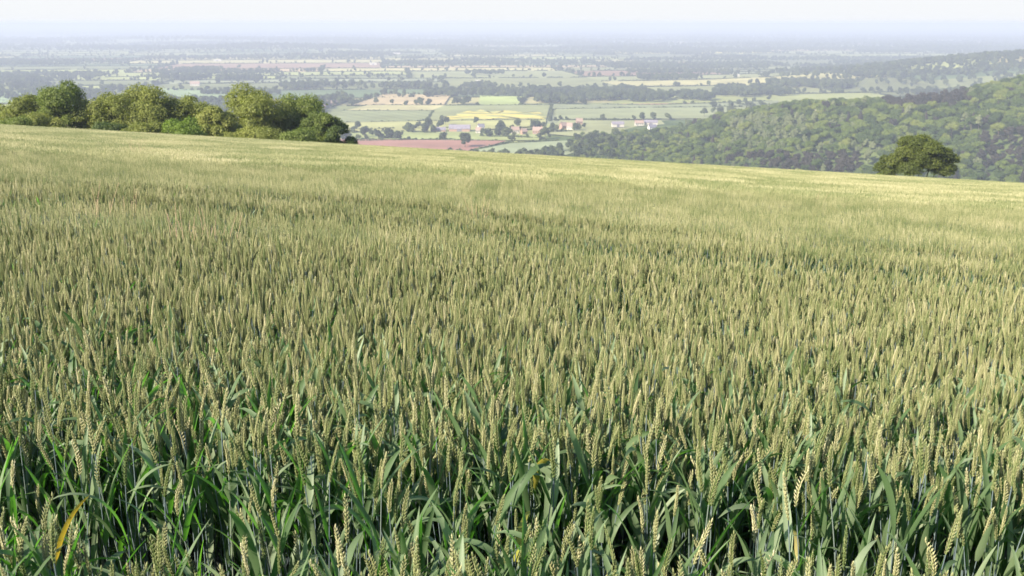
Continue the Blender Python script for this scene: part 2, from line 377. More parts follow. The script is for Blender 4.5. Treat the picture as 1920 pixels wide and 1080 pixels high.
# ------------------------------------------------------------------ trees
def crown_geo(rg, H, W, base, n_lobes, n_leaves, leaf, lobes=None, top_bias=.0, lobe_r=(.26, .42), flat=1.0, box_=False, shell=(.72, 1.06), core=True, m=0, low=0.0):
    """crown: many leaf clumps over overlapping lobes; H total height, W width, base = height where foliage starts"""
    ch = (H - base) / 2; cz = base + ch
    L = []
    for i in range(n_lobes):
        d = rg.normal(size=3); d /= (np.linalg.norm(d) if not box_ else (np.abs(d) ** 3.2).sum() ** (1 / 3.2))
        if d[2] < -.55 + low: d[2] = abs(d[2])
        rr = rg.uniform(.35, .78) if i > 2 else rg.uniform(0, .3)
        lr = rg.uniform(*lobe_r)
        wz = 1 - .28 * max(d[2] * rr, 0) + top_bias * 0
        L.append((d[0] * rr * W / 2 * wz, d[1] * rr * W / 2 * wz, cz + d[2] * rr * ch, lr * W / 2 * rg.uniform(.85, 1.15), lr * min(ch * 1.15, W / 2) * flat))
    L = np.array(L if lobes is None else lobes)
    vol = L[:, 3] ** 2; pr = vol / vol.sum()
    k = rg.choice(len(L), n_leaves, p=pr)
    d = rg.normal(size=(n_leaves, 3)); d /= np.linalg.norm(d, axis=1)[:, None]
    d[:, 2] = np.where(d[:, 2] < -.35, -d[:, 2], d[:, 2])
    rr = rg.uniform(*shell, n_leaves) + np.maximum(rg.normal(0, .09, n_leaves), -.1)
    # leaves gather in sprays
    spray = np.sin(d[:, 0] * 7 + k) * np.sin(d[:, 1] * 8 + k * 2) * np.sin(d[:, 2] * 7 + k * 3)
    rr = rr * (1 + .14 * spray)
    C = np.stack([L[k, 0] + d[:, 0] * rr * L[k, 3], L[k, 1] + d[:, 1] * rr * L[k, 3], L[k, 2] + d[:, 2] * rr * L[k, 4]], -1)
    # drop those buried in other lobes
    ins = np.zeros(n_leaves, int)
    for a in range(len(L)):
        q = ((C[:, 0] - L[a, 0]) / L[a, 3]) ** 2 + ((C[:, 1] - L[a, 1]) / L[a, 3]) ** 2 + ((C[:, 2] - L[a, 2]) / L[a, 4]) ** 2
        ins += (q < .5)
    keep = (ins == 0) | (rg.random(n_leaves) < .12)
    C, d, k = C[keep], d[keep], k[keep]; n_ = len(C)
    nrm = d + rg.normal(0, .55, (n_, 3)); nrm /= np.linalg.norm(nrm, axis=1)[:, None]
    a = np.cross(nrm, rg.normal(size=(n_, 3))); a /= np.linalg.norm(a, axis=1)[:, None]; b = np.cross(nrm, a)
    s = leaf * rg.uniform(.55, 1.3, n_)[:, None]
    q = [C + a * s * .62, C + b * s * .42 + nrm * s * .12, C - a * s * .62, C - b * s * .42 + nrm * s * .1]
    V = np.stack(q, 1).reshape(-1, 3)
    Q = np.arange(n_ * 4).reshape(-1, 4)
    tint = np.repeat(np.clip(rg.normal(.5, .11, n_) + (k % 5 - 2) * .08, 0, 1), 4)
    g = Geo(); g.add(V, None, Q, m, tint)
    return g, L

def ico_core(g, L, f, m, rg, sub=7):
    """dense inner twigs and leaves of each lobe: a knobbly closed body"""
    for (x, y, z, r, rz) in L:
        th = np.linspace(0, np.pi, 6); ph = np.arange(8) * np.pi / 4
        V = []
        for t in th:
            for p_ in ph:
                q = f * (1 + rg.normal(0, .10))
                V.append((x + r * q * math.sin(t) * math.cos(p_), y + r * q * math.sin(t) * math.sin(p_), z + rz * q * math.cos(t)))
        Q = [(i * 8 + j, i * 8 + (j + 1) % 8, (i + 1) * 8 + (j + 1) % 8, (i + 1) * 8 + j) for i in range(5) for j in range(8)]
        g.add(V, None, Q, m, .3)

def trunk_geo(rg, H, base, L, r0, m=0, limbs=6):
    g = Geo(); lean = rg.normal(0, .03 * H, 2)
    top = base + (H - base) * .55
    pts = [(lean[0] * t * t, lean[1] * t * t, t * top - (.6 if t == 0 else 0)) for t in np.linspace(0, 1, 7)]
    tube(g, pts, [r0 * (1.25 if t == 0 else 1) * (1 - .75 * t) for t in np.linspace(0, 1, 7)], 8, m)
    idx = rg.permutation(len(L))[:limbs]
    for i in idx:
        t = rg.uniform(.3, .75); s = np.array([lean[0] * t * t, lean[1] * t * t, t * top]); e = L[i, :3]
        mid = (s + e) / 2 + np.array([0, 0, -.04 * H]) + rg.normal(0, .02 * H, 3)
        tube(g, [s, mid, e], [r0 * .38, r0 * .25, r0 * .07], 5, m)
    return g

def tree(name, x, y, z, H, W, base, matn, n_leaves, leaf, seed, label, group=None, n_lobes=14, r0=None, cat='tree', **kw):
    rg = np.random.default_rng(seed)
    t = thing(name, (x, y, z), label, cat, group)
    cg, L = crown_geo(rg, H, W, base, n_lobes, n_leaves, leaf, **kw)
    ico_core(cg, L, .5, 0, rg)
    obj('crown', make_mesh('crown', cg, [M[matn]], smooth=False), t)
    obj('trunk', make_mesh('trunk', trunk_geo(rg, H, base, L, r0 or W * .028), [M['bark']]), t)
    return t

def at_depth(u, v, y):
    """world x and z of photo position u, v at distance y"""
    sp, cp = math.sin(PITCH), math.cos(PITCH)
    zz = -FPX * sp + (540 - v) * cp; yy = FPX * cp + (540 - v) * sp
    return (u - 960) * y / yy, CZ + zz * y / yy

BELT = [ # u, top v, width px, distance, material, label, low
 (-22, 186, 86, 122, 'tree_olive', 'olive green tree cut by the left edge of the photo, leftmost in the row', 11),
 (44, 176, 92, 120, 'tree_olive', 'rounded olive green tree between the photo left edge and the tallest dark tree', 12),
 (122, 142, 100, 118, 'tree_green', 'tall dark green domed tree, the tallest at the left end of the row', 13),
 (205, 168, 112, 119, 'tree_olive', 'green tree just right of the tall domed tree at the left', 14),
 (268, 163, 104, 119, 'tree_olive', 'broad light olive tree in the middle of the left tree row', 15),
 (338, 165, 104, 121, 'tree_olive', 'rounded tree in the middle of the row, behind the bright green bush', 16),
 (398, 196, 76, 112, 'tree_olive', 'low light olive tree between the bright bush and the tall feathery tree', 17),
 (468, 156, 112, 120, 'tree_olive', 'tall feathery yellowish green tree, highest right of the middle of the row', 18),
 (556, 172, 116, 124, 'tree_green', 'large dark green tree, right neighbour of the tall feathery tree', 19),
 (606, 197, 70, 119, 'tree_green', 'small dark green tree low at the right end of the row', 20),
]
for i, (u, v, wpx, dist, mt_, lab, sd_) in enumerate(BELT):
    x, ztop = at_depth(u, v, dist)
    zb = float(terrain(x, dist)) - .1
    W_ = wpx / FPX * dist * 1.42
    tree('broadleaf_tree', x, dist, zb, ztop - zb, W_, .3, mt_, 30000, .165, sd_, lab, 'tree row beyond the wheat on the left', n_lobes=32, lobe_r=(.20, .34), box_=True)
for (u, v, wpx, dist, mt_, lab, sd_) in [
 (345, 214, 62, 106, 'tree_bright', 'bright green rounded bush at the foot of the tree row', 31),
 (634, 228, 44, 112, 'tree_dark', 'small dark bush closing the right end of the tree row', 32),
 (90, 205, 66, 112, 'tree_olive', 'low shrub under the tall dark domed tree', 33),
 (205, 225, 70, 108, 'tree_dark', 'low dark shrub at the foot of the trees left of the middle', 34),
 (270, 222, 70, 107, 'tree_olive', 'low olive shrub just left of the bright green bush', 35),
 (455, 232, 90, 108, 'tree_olive', 'low shrub beneath the tall feathery tree', 36),
 (545, 240, 90, 108, 'tree_green', 'low green shrub beneath the large dark tree', 37),
 (20, 215, 80, 109, 'tree_green', 'low green shrub near the photo left edge', 38)]:
    x, ztop = at_depth(u, v, dist); zb = float(terrain(x, dist)) - .1
    t = tree('bush', x, dist, zb, ztop - zb, wpx / FPX * dist * 1.5, .05, mt_, 12000, .14, sd_, lab, 'bushes along the tree row', n_lobes=12, cat='bush', r0=.07)
# lone oak on the right
x, ztop = at_depth(1722, 249, 150); zb = float(terrain(x, 150)) - .1
q_ = 150 / FPX; rgo = np.random.default_rng(77); OL = []
for (du, up, r) in [(-6, 62, 24), (16, 58, 24), (-22, 48, 24), (42, 44, 24), (62, 32, 20), (-42, 28, 22), (-62, 16, 19), (0, 36, 30), (26, 26, 30), (-20, 16, 28), (50, 14, 24), (6, 70, 15), (-50, 8, 20), (70, 16, 14), (30, 62, 14), (-30, 62, 13), (56, 46, 13), (-56, 32, 12)]:
    for dy in ((-1, 1) if r > 22 else (0,)):
        up_ = up + (at_depth(1722, 335, 150)[1] - zb) / q_
        OL.append((du * q_, (dy * r * .7 + rgo.normal(0, 8)) * q_, (up_ + 2 + rgo.normal(0, 2)) * q_, r * q_ * rgo.uniform(.62, .86), r * q_ * rgo.uniform(.55, .75)))
OAK = tree('oak_tree', x, 150, zb, ztop - zb, 148 / FPX * 150 * 1.08, 1.2, 'oak', 42000, .19, 51, 'lone dark green oak standing at the far edge of the wheat on the right', lobes=OL, r0=.42)
x, ztop = at_depth(1652, 305, 148); zb = float(terrain(x, 148)) - .1
tree('bush', x, 148, zb, ztop - zb, 4.0, .1, 'tree_green', 3000, .26, 52, 'low green bush touching the left side of the lone oak', n_lobes=8, cat='bush', r0=.07)

# wood on the hillside: a few crown shapes, copied
def proto_pair(seed, H, W, base, matn, n_leaves, leaf, **kw):
    rg = np.random.default_rng(seed); cg, L = crown_geo(rg, H, W, base, 14, n_leaves, leaf, lobe_r=(.26, .44), **kw)
    ico_core(cg, L, .72, 0, rg)
    return make_mesh('crown', cg, [M[matn]], smooth=False), make_mesh('trunk', trunk_geo(rg, H, base, L, W * .03, limbs=3), [M['bark']])
def conifer_geo(rg, H, W, n, leaf):
    t = rg.random(n) ** .75; ph = rg.uniform(0, 2 * np.pi, n)
    tier = .75 + .35 * np.abs(np.sin(t * 16 + ph * .5))
    r = W / 2 * (1 - t) ** .8 * tier * rg.uniform(.6, 1.05, n)
    C = np.stack([r * np.cos(ph), r * np.sin(ph), H * (.12 + .88 * t)], -1)
    nr = np.stack([np.cos(ph), np.sin(ph), np.full(n, .5)], -1) + rg.normal(0, .4, (n, 3)); nr /= np.linalg.norm(nr, axis=1)[:, None]
    a = np.cross(nr, rg.normal(size=(n, 3))); a /= np.linalg.norm(a, axis=1)[:, None]; b = np.cross(nr, a); s = leaf * rg.uniform(.6, 1.2, n)[:, None]
    V = np.stack([C + a * s * .6, C + b * s * .4, C - a * s * .6, C - b * s * .4], 1).reshape(-1, 3)
    g = Geo(); g.add(V, None, np.arange(n * 4).reshape(-1, 4), 0, np.repeat(rg.random(n), 4)); return g
WOODP = {'broad': [proto_pair(100 + i, 14, 15 + i % 3, 2.2, 'wood_a', 3200, .62) for i in range(6)],
         'pale': [proto_pair(120 + i, 17, 9, 1.5, 'wood_pale', 2200, .55) for i in range(3)],
         'dark': [proto_pair(130 + i, 14, 11, 1.5, 'wood_purple', 2400, .6) for i in range(3)]}
cg_ = conifer_geo(np.random.default_rng(9), 15, 7, 1300, .8)
tg_ = Geo(); tube(tg_, [(0, 0, -.5), (0, 0, 13)], [.3, .05], 6)
WOODP['conifer'] = [(make_mesh('crown', cg_, [M['wood_purple']], smooth=False), make_mesh('trunk', tg_, [M['bark']]))]

def project(x, y, z):
    sp, cp = math.sin(PITCH), math.cos(PITCH); zz = z - CZ
    d = y * cp - zz * sp; upv = y * sp + zz * cp
    return 960 + FPX * x / d, 540 - FPX * upv / d, d

cand = []
tries = 0
pts = []
grid = {}
while tries < 70000 and len(pts) < 6000:
    tries += 1
    x = random.uniform(-30, 980); y = random.uniform(640, 1260)
    if ridge(np.array(x), np.array(y)) < 1.5: continue
    if x / y > .66: continue
    s = 9.0
    key = (int(x // s), int(y // s)); bad = False
    for a in (-1, 0, 1):
        for b in (-1, 0, 1):
            for q in grid.get((key[0] + a, key[1] + b), ()):
                if (q[0] - x) ** 2 + (q[1] - y) ** 2 < 8.6 ** 2: bad = True
    if bad: continue
    u, v, d = project(x, y, float(terrain(x, y)) + 10)
    if (1405 < u < 1450 and 302 < v < 322) or (1625 < u < 1655 and 290 < v < 312): continue      # small clearings
    grid.setdefault(key, []).append((x, y)); pts.append((x, y, u, v))
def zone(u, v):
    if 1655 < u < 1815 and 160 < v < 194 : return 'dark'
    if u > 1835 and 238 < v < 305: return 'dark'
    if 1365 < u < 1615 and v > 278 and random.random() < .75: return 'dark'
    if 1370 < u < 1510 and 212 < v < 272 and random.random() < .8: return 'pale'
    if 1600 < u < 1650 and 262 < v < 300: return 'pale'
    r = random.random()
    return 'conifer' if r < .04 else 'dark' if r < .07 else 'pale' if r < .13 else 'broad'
wood = []
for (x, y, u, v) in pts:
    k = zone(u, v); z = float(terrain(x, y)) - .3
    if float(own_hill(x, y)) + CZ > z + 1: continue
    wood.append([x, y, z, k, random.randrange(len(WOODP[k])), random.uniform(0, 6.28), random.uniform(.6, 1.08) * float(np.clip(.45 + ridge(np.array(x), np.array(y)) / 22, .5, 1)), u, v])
# line of sight over our own crest: crest row in the photo
crest_v = lambda u: 232 + (u / 1920) * 108
vis = [t for t in wood if -20 < t[7] < 1940 and t[8] < crest_v(t[7]) + 6]
vis.sort(key=lambda t: project(t[0], t[1], t[2])[2] / t[6])
N_IND = 190
LABW = {'broad': 'rounded green broadleaf tree standing in the hillside wood', 'pale': 'slender pale grey green tree in the hillside wood',
        'dark': 'dark purplish brown tree in the hillside wood', 'conifer': 'narrow dark conifer in the hillside wood'}
ind = vis[:N_IND]; ids = {id(t) for t in ind}
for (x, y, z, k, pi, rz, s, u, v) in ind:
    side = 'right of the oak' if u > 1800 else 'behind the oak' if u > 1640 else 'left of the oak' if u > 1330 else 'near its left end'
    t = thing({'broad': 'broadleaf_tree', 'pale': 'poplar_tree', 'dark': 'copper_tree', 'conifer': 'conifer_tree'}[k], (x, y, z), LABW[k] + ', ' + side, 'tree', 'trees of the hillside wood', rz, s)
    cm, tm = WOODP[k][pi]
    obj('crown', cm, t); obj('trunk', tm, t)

# ---- instancing helper for uncountable growth
def scatter(name, sources, P, idx, rot, scl, label=None, cat=None):
    c = bpy.data.collections.new(name + '_sources')
    for i, me in enumerate(sources):
        o = bpy.data.objects.new('src_%s_%03d' % (name, i), me); c.objects.link(o)
    me = bpy.data.meshes.new(name); P = np.asarray(P, np.float32); n_ = len(P)
    me.vertices.add(n_); me.vertices.foreach_set('co', P.ravel())
    a = me.attributes.new('idx', 'INT', 'POINT'); a.data.foreach_set('value', np.asarray(idx, np.int32))
    a = me.attributes.new('rot', 'FLOAT_VECTOR', 'POINT'); a.data.foreach_set('vector', np.asarray(rot, np.float32).ravel())
    a = me.attributes.new('scl', 'FLOAT_VECTOR', 'POINT'); a.data.foreach_set('vector', np.asarray(scl, np.float32).ravel())
    ng = bpy.data.node_groups.new(name, 'GeometryNodeTree')
    ng.interface.new_socket('Geometry', in_out='INPUT', socket_type='NodeSocketGeometry')
    ng.interface.new_socket('Geometry', in_out='OUTPUT', socket_type='NodeSocketGeometry')
    gi = ng.nodes.new('NodeGroupInput'); go = ng.nodes.new('NodeGroupOutput')
    ci = ng.nodes.new('GeometryNodeCollectionInfo'); ci.inputs['Collection'].default_value = c
    ci.inputs['Separate Children'].default_value = True; ci.inputs['Reset Children'].default_value = True
    ip = ng.nodes.new('GeometryNodeInstanceOnPoints'); ip.inputs['Pick Instance'].default_value = True
    def na(nm, ty): 
        q = ng.nodes.new('GeometryNodeInputNamedAttribute'); q.data_type = ty; q.inputs['Name'].default_value = nm; return q.outputs['Attribute']
    L = ng.links.new
    L(gi.outputs[0], ip.inputs['Points']); L(ci.outputs[0], ip.inputs['Instance'])
    L(na('idx', 'INT'), ip.inputs['Instance Index']); L(na('rot', 'FLOAT_VECTOR'), ip.inputs['Rotation']); L(na('scl', 'FLOAT_VECTOR'), ip.inputs['Scale'])
    L(ip.outputs[0], go.inputs[0])
    o = obj(name, me, None, label, cat, None, 'stuff')
    md = o.modifiers.new('grow', 'NODES'); md.node_group = ng
    return o

# rest of the wood + hedges and trees of the plain -> one mass of far growth
def joined(cm_g, tm_g=None): return cm_g
SRC = []; SIDX = {}
for k, L_ in WOODP.items():
    for i, (cm, tm) in enumerate(L_): SIDX[(k, i)] = len(SRC); SRC.append(cm)
def far_tree_mesh(seed, H, W, n_, leaf):
    rg = np.random.default_rng(seed); cg, L = crown_geo(rg, H, W, .3, 7, n_, leaf, lobe_r=(.34, .52)); ico_core(cg, L, .8, 0, rg)
    return make_mesh('far_crown', cg, [M['far_leaves']], smooth=False)
FT = []
for i in range(5): FT.append(len(SRC)); SRC.append(far_tree_mesh(200 + i, 11 + i % 2, 11 + i % 3, 320, 1.7))
HB = []
for i in range(4):
    rg = np.random.default_rng(300 + i); cg = Geo()
    for j in range(6):
        c2, L2 = crown_geo(rg, rg.uniform(2.2, 4.2), 5.4, -.4, 3, 60, 1.2, lobe_r=(.5, .8)); ico_core(c2, L2, .85, 0, rg)
        V = c2.arr(); cg.add(V[0] + [(j - 2.5) * 3.7, rg.normal(0, .4), 0], V[1], V[2], 0, V[5])
    HB.append(len(SRC)); SRC.append(make_mesh('hedge_run', cg, [M['far_leaves']], smooth=False))

P, I_, RO, SC = [], [], [], []
def put(x, y, idx, rz, s, dz=0.0):
    P.append((x, y, float(terrain(x, y)) + dz)); I_.append(idx); RO.append((0, 0, rz)); SC.append(s if not np.isscalar(s) else (s, s, s))
for t in wood:
    if id(t) in ids: continue
    put(t[0], t[1], SIDX[(t[3], t[4])], t[5], t[6], -.3)
def blocked(x, y):
    if own_hill(np.array(x), np.array(y)) + CZ > -2: return True
    return ridge(np.array(x), np.array(y)) > 1.0
def hedge(p0, p1, tree_gap, wood_=False, trees=True, hs=1.0, prob=1.0):
    p0 = np.array(p0, float); p1 = np.array(p1, float); Ln = np.linalg.norm(p1 - p0)
    if Ln < 8: return
    a = math.atan2(p1[1] - p0[1], p1[0] - p0[0])
    far = max(1.0, (p0[1] + p1[1]) / 2 / 5500)
    step = 21 * far * hs
    for q in np.arange(step / 2, Ln, step):
        if random.random() > .93: continue
        c = p0 + (p1 - p0) * q / Ln
        if abs(c[0]) > .6 * c[1] + 120 or blocked(*c): continue
        s_ = random.uniform(.8, 1.2)
        put(c[0], c[1], random.choice(HB), a + random.choice([0, math.pi]), (far * hs, 1.1 * far, s_ * (1 + (far - 1) * .35)))
    if trees:
        q = random.expovariate(1 / tree_gap)
        while q < Ln:
            c = p0 + (p1 - p0) * q / Ln
            if abs(c[0]) < .6 * c[1] + 120 and not blocked(*c):
                s_ = random.uniform(.5, 1.25) * (1 + (far - 1) * .3)
                put(c[0] + random.gauss(0, 2), c[1] + random.gauss(0, 2), random.choice(FT), random.uniform(0, 6.28), (s_ * random.uniform(.9, 1.2) * (1 + (far - 1) * .5),) * 2 + (s_,))
            q += random.expovariate(1 / (tree_gap * far)) + 5
def copse(cx, cy_, rx, ry, gap=10, s=1.0, rot=0.0):
    n_ = int(math.pi * rx * ry / gap ** 2)
    for _ in range(n_):
        a = random.uniform(0, 6.28); r = math.sqrt(random.random())
        px, py = rx * r * math.cos(a), ry * r * math.sin(a)
        x = cx + px * math.cos(rot) - py * math.sin(rot); y = cy_ + px * math.sin(rot) + py * math.cos(rot)
        if blocked(x, y): continue
        s_ = random.uniform(.75, 1.35) * s
        put(x, y, random.choice(FT), random.uniform(0, 6.28), s_)
for (x0, y0, x1, y1) in parcels:
    c = [to_world(x0, y0), to_world(x1, y0), to_world(x1, y1), to_world(x0, y1)]
    cx, cy_ = to_world((x0 + x1) / 2, (y0 + y1) / 2)
    if HAND_ZONE(np.array(cx), np.array(cy_)): continue
    for a, b, pr in ((0, 1, .95), (0, 3, .85)):
        if random.random() < pr:
            hedge(c[a], c[b], random.choice([11, 16, 28, 50]) )
    far = max(1, cy_ / 5500)
    r = random.random()
    if r < .15 + min(cy_, 9000) / 9000 * .12:            # the whole parcel is woodland
        n_ = int((x1 - x0) * (y1 - y0) / (13 * far) ** 2)
        for _ in range(min(n_, 420)):
            x, y = to_world(random.uniform(x0, x1), random.uniform(y0, y1))
            if not blocked(x, y): put(x, y, random.choice(FT), random.uniform(0, 6.28), random.uniform(.8, 1.3) * (1 + (far - 1) * .5))
    elif r < .5: 
        f = random.uniform(.1, .3); copse(random.uniform(cx - .3 * (x1 - x0), cx + .3 * (x1 - x0)), cy_, f * (x1 - x0), f * .5 * (y1 - y0) + 12, 11 * far, far ** .5)
# far belts of trees merging into the haze
for _ in range(760):
    y = random.uniform(5200, 25000); x = random.uniform(-.6, .6) * y
    copse(x, y, random.uniform(120, 600), random.uniform(25, 80), 26 + y / 900, 1.3 + y / 16000, random.gauss(0, .1))
# surveyed hedges and copses of the near valley (photo corners)
for (a, b, gap, tr) in [
 ((655, 264), (950, 267), 60, 0), ((955, 271.5), (1118, 263.5), 90, 1), ((885, 285), (955, 271), 120, 0),
 ((640, 231.5), (801, 229), 200, 0), ((801, 229), (1024, 227), 90, 1), ((801, 228), (813, 209.5), 60, 0), ((640, 209.5), (812, 209.3), 300, 0),
 ((650, 199), (835, 199), 45, 1), ((835, 199), (1030, 198.6), 60, 1), ((1031, 228), (1035, 197), 34, 0),
 ((1036, 197.5), (1240, 199), 80, 1), ((1240, 199), (1460, 191), 40, 1), ((1042, 206.8), (1300, 203), 500, 0), ((1300, 203), (1450, 202), 60, 1),
 ((720, 178), (845, 180), 25, 1), ((660, 199), (720, 178), 18, 1), ((640, 251), (760, 249), 12, 1), ((900, 181), (985, 183), 14, 1),
 ((610, 205), (660, 188), 9, 1), ((590, 200), (650, 180), 10, 1), ((1040, 227), (1260, 226), 9, 1), ((900, 258), (1030, 262), 9, 1), ((940, 246), (1040, 243), 10, 1), ((1045, 250), (1110, 247), 8, 1), ((650, 262), (745, 263), 8, 1), ((760, 250), (825, 252), 12, 1), ((1130, 246), (1250, 246), 8, 1), ((1110, 262), (1260, 250), 8, 1), ((975, 198), (990, 182), 16, 1)]:
    hedge(G(*a), G(*b), gap, trees=bool(tr))
for (u, v, wpx, dep, s) in [
 (862, 196, 28, 26, 1.0), (1050, 192, 75, 60, 1.15), (1120, 186, 75, 60, 1.15), (1205, 188, 85, 60, 1.1), (1010, 176, 40, 40, 1.2), (1300, 186, 70, 60, 1.1), (1380, 180, 70, 50, 1.1),
 (690, 255, 20, 12, .6), (740, 257, 24, 12, .65), (665, 251, 12, 8, .6), (715, 248, 20, 8, .6), (1125, 253, 40, 22, .9), (1160, 257, 34, 20, .9), (1075, 246, 26, 14, .75), (1030, 250, 14, 12, .7), (945, 249, 14, 8, .7), (1040, 243, 12, 8, .8), (1100, 243, 16, 8, .8), (1078, 254, 22, 8, .7), (990, 261, 14, 6, .5), (916, 245, 8, 8, .6), (846, 255, 10, 4, .4), (1172, 247, 22, 8, .7), (1240, 246, 16, 8, .8), (1205, 248, 12, 6, .6),
 (1185, 240, 18, 14, .8), (1260, 235, 26, 20, .8), (1220, 258, 30, 20, .9), (940, 257, 16, 8, .6), (905, 253, 18, 8, .55), (880, 238, 8, 6, .6), (1340, 214, 10, 8, .9), (1375, 214, 26, 8, .9), (1410, 213, 16, 8, .9),
 (640, 192, 22, 30, .9), (600, 190, 20, 25, .9), (560, 165, 60, 50, 1), (450, 150, 70, 60, 1), (760, 165, 80, 40, 1), (900, 165, 60, 40, 1), (1480, 165, 70, 60, 1.1), (1560, 168, 70, 60, 1.1), (1450, 178, 60, 50, 1.1),
 (1640, 158, 80, 60, 1), (1720, 150, 90, 60, 1), (60, 165, 60, 50, 1), (1250, 150, 90, 50, 1), (40, 155, 80, 40, 1), (350, 150, 60, 40, 1.1)]:
    x, y = G(u, v); copse(x, y, wpx / FPX * y / 2 * 1.2, dep, 9.5, s)
# the further wooded ridge on the right and low wooded rises on the left
for _ in range(6500):
    x = random.gauss(1620, 460); y = random.gauss(2480, 300)
    if terrain(x, y) > 7 and random.random() < .8 and abs(x) < .62 * y + 100: put(x, y, random.choice(FT), random.uniform(0, 6.28), random.uniform(.8, 1.4))
for _ in range(700):
    x = random.gauss(-1250, 260); y = random.gauss(5200, 160)
    put(x, y, random.choice(FT), random.uniform(0, 6.28), random.uniform(1, 1.6))
# woodland skirting the valley between our hill and the ridge
for _ in range(900):
    x = random.uniform(40, 620); y = random.uniform(900, 1230)
    u, v, d = project(x, y, 4)
    if ridge(np.array(x), np.array(y)) <= 3.0 and v > 262 + max(0, (u - 1130)) * -.2 and u > 1080 and u < 1300 and v > 250: put(x, y, random.choice(FT), random.uniform(0, 6.28), random.uniform(.7, 1.1))
for (u, v, s) in [(1035, 289, .8), (1050, 287, .9), (1068, 286, 1.1), (1085, 288, 1.1), (1100, 284, .8), (1120, 283, 1.0), (1140, 281, 1.1), (1160, 280, 1.2), (1180, 278, 1.2), (1075, 292, 1), (1110, 292, 1), (1150, 292, 1.1), (1200, 292, 1.2)]:
    x, y = G(u, v); put(x, y, random.choice(FT), u, s)
scatter('distant_woodland', SRC, P, I_, RO, SC, 'hazy mass of hedgerows, copses and woods over the plain', 'woodland')
print('far growth instances', len(P))

# trees of the valley that stand out on their own
VT = [(872, 279, 27, 1.0, 'round dark green tree standing alone in the red ploughed field'),
 (960, 271, 14, 1.0, 'small round tree on the hedge right of the ploughed field'),
 (803, 249, 18, 1.5, 'dark conical tree left of the long barn'),
 (836, 237, 12, 1.3, 'tree rising behind the left end of the long barn'),
 (893, 236, 11, 1.3, 'tree rising behind the right end of the long barn'),
 (970, 246, 17, 1.2, 'domed tree above the brick farmhouses in the valley'),
 (1000, 244, 12, 1.0, 'smaller tree right of the domed tree by the farmhouses'),
 (936, 254, 18, 1.1, 'spreading tree in front of the white cottage'),
 (1022, 262, 20, 1.0, 'rounded tree at the right end of the pasture'),
 (683, 260, 20, 1.0, 'bushy grey green tree near the end of the tree row'),
 (728, 261, 18, 1.1, 'bushy tree midway between the tree row and the conical tree'),
 (705, 198, 12, 1.1, 'small tree on the hedge of the tan stubble field, left'),
 (735, 198, 10, 1.0, 'small tree on the hedge of the tan stubble field, middle'),
 (788, 198, 13, 1.1, 'small tree on the hedge of the tan stubble field, right'),
 (1092, 199, 12, 1.0, 'small tree on the boundary of the pale green fields'),
 (1320, 221, 15, 1.0, 'round tree in the right green field, left of the tree line'),
 (1350, 220, 16, 1.0, 'round tree in the right green field, right of its neighbour')]
VP = [(crown_geo(np.random.default_rng(400 + i), 10, 10, .5, 12, 1600, .8, lobe_r=(.28, .44))) for i in range(4)]
VM = []
for i, (cg, L) in enumerate(VP):
    ico_core(cg, L, .7, 0, np.random.default_rng(i)); VM.append((make_mesh('crown', cg, [M['far_leaves']], smooth=False), make_mesh('trunk', trunk_geo(np.random.default_rng(i), 10, .5, L, .3, limbs=3), [M['bark']])))
for i, (u, v, wpx, asp, lab) in enumerate(VT):
    x, y = G(u, v); W_ = wpx / FPX * y
    t = thing('field_tree', (x, y, float(terrain(x, y)) + (1.6 if y < 2000 else 0)), lab, 'tree', 'single trees in the valley', i * 1.3, (W_ / 10 * 1.1, W_ / 10 * 1.1, W_ / 10 * asp))
    obj('crown', VM[i % 4][0], t); obj('trunk', VM[i % 4][1], t)

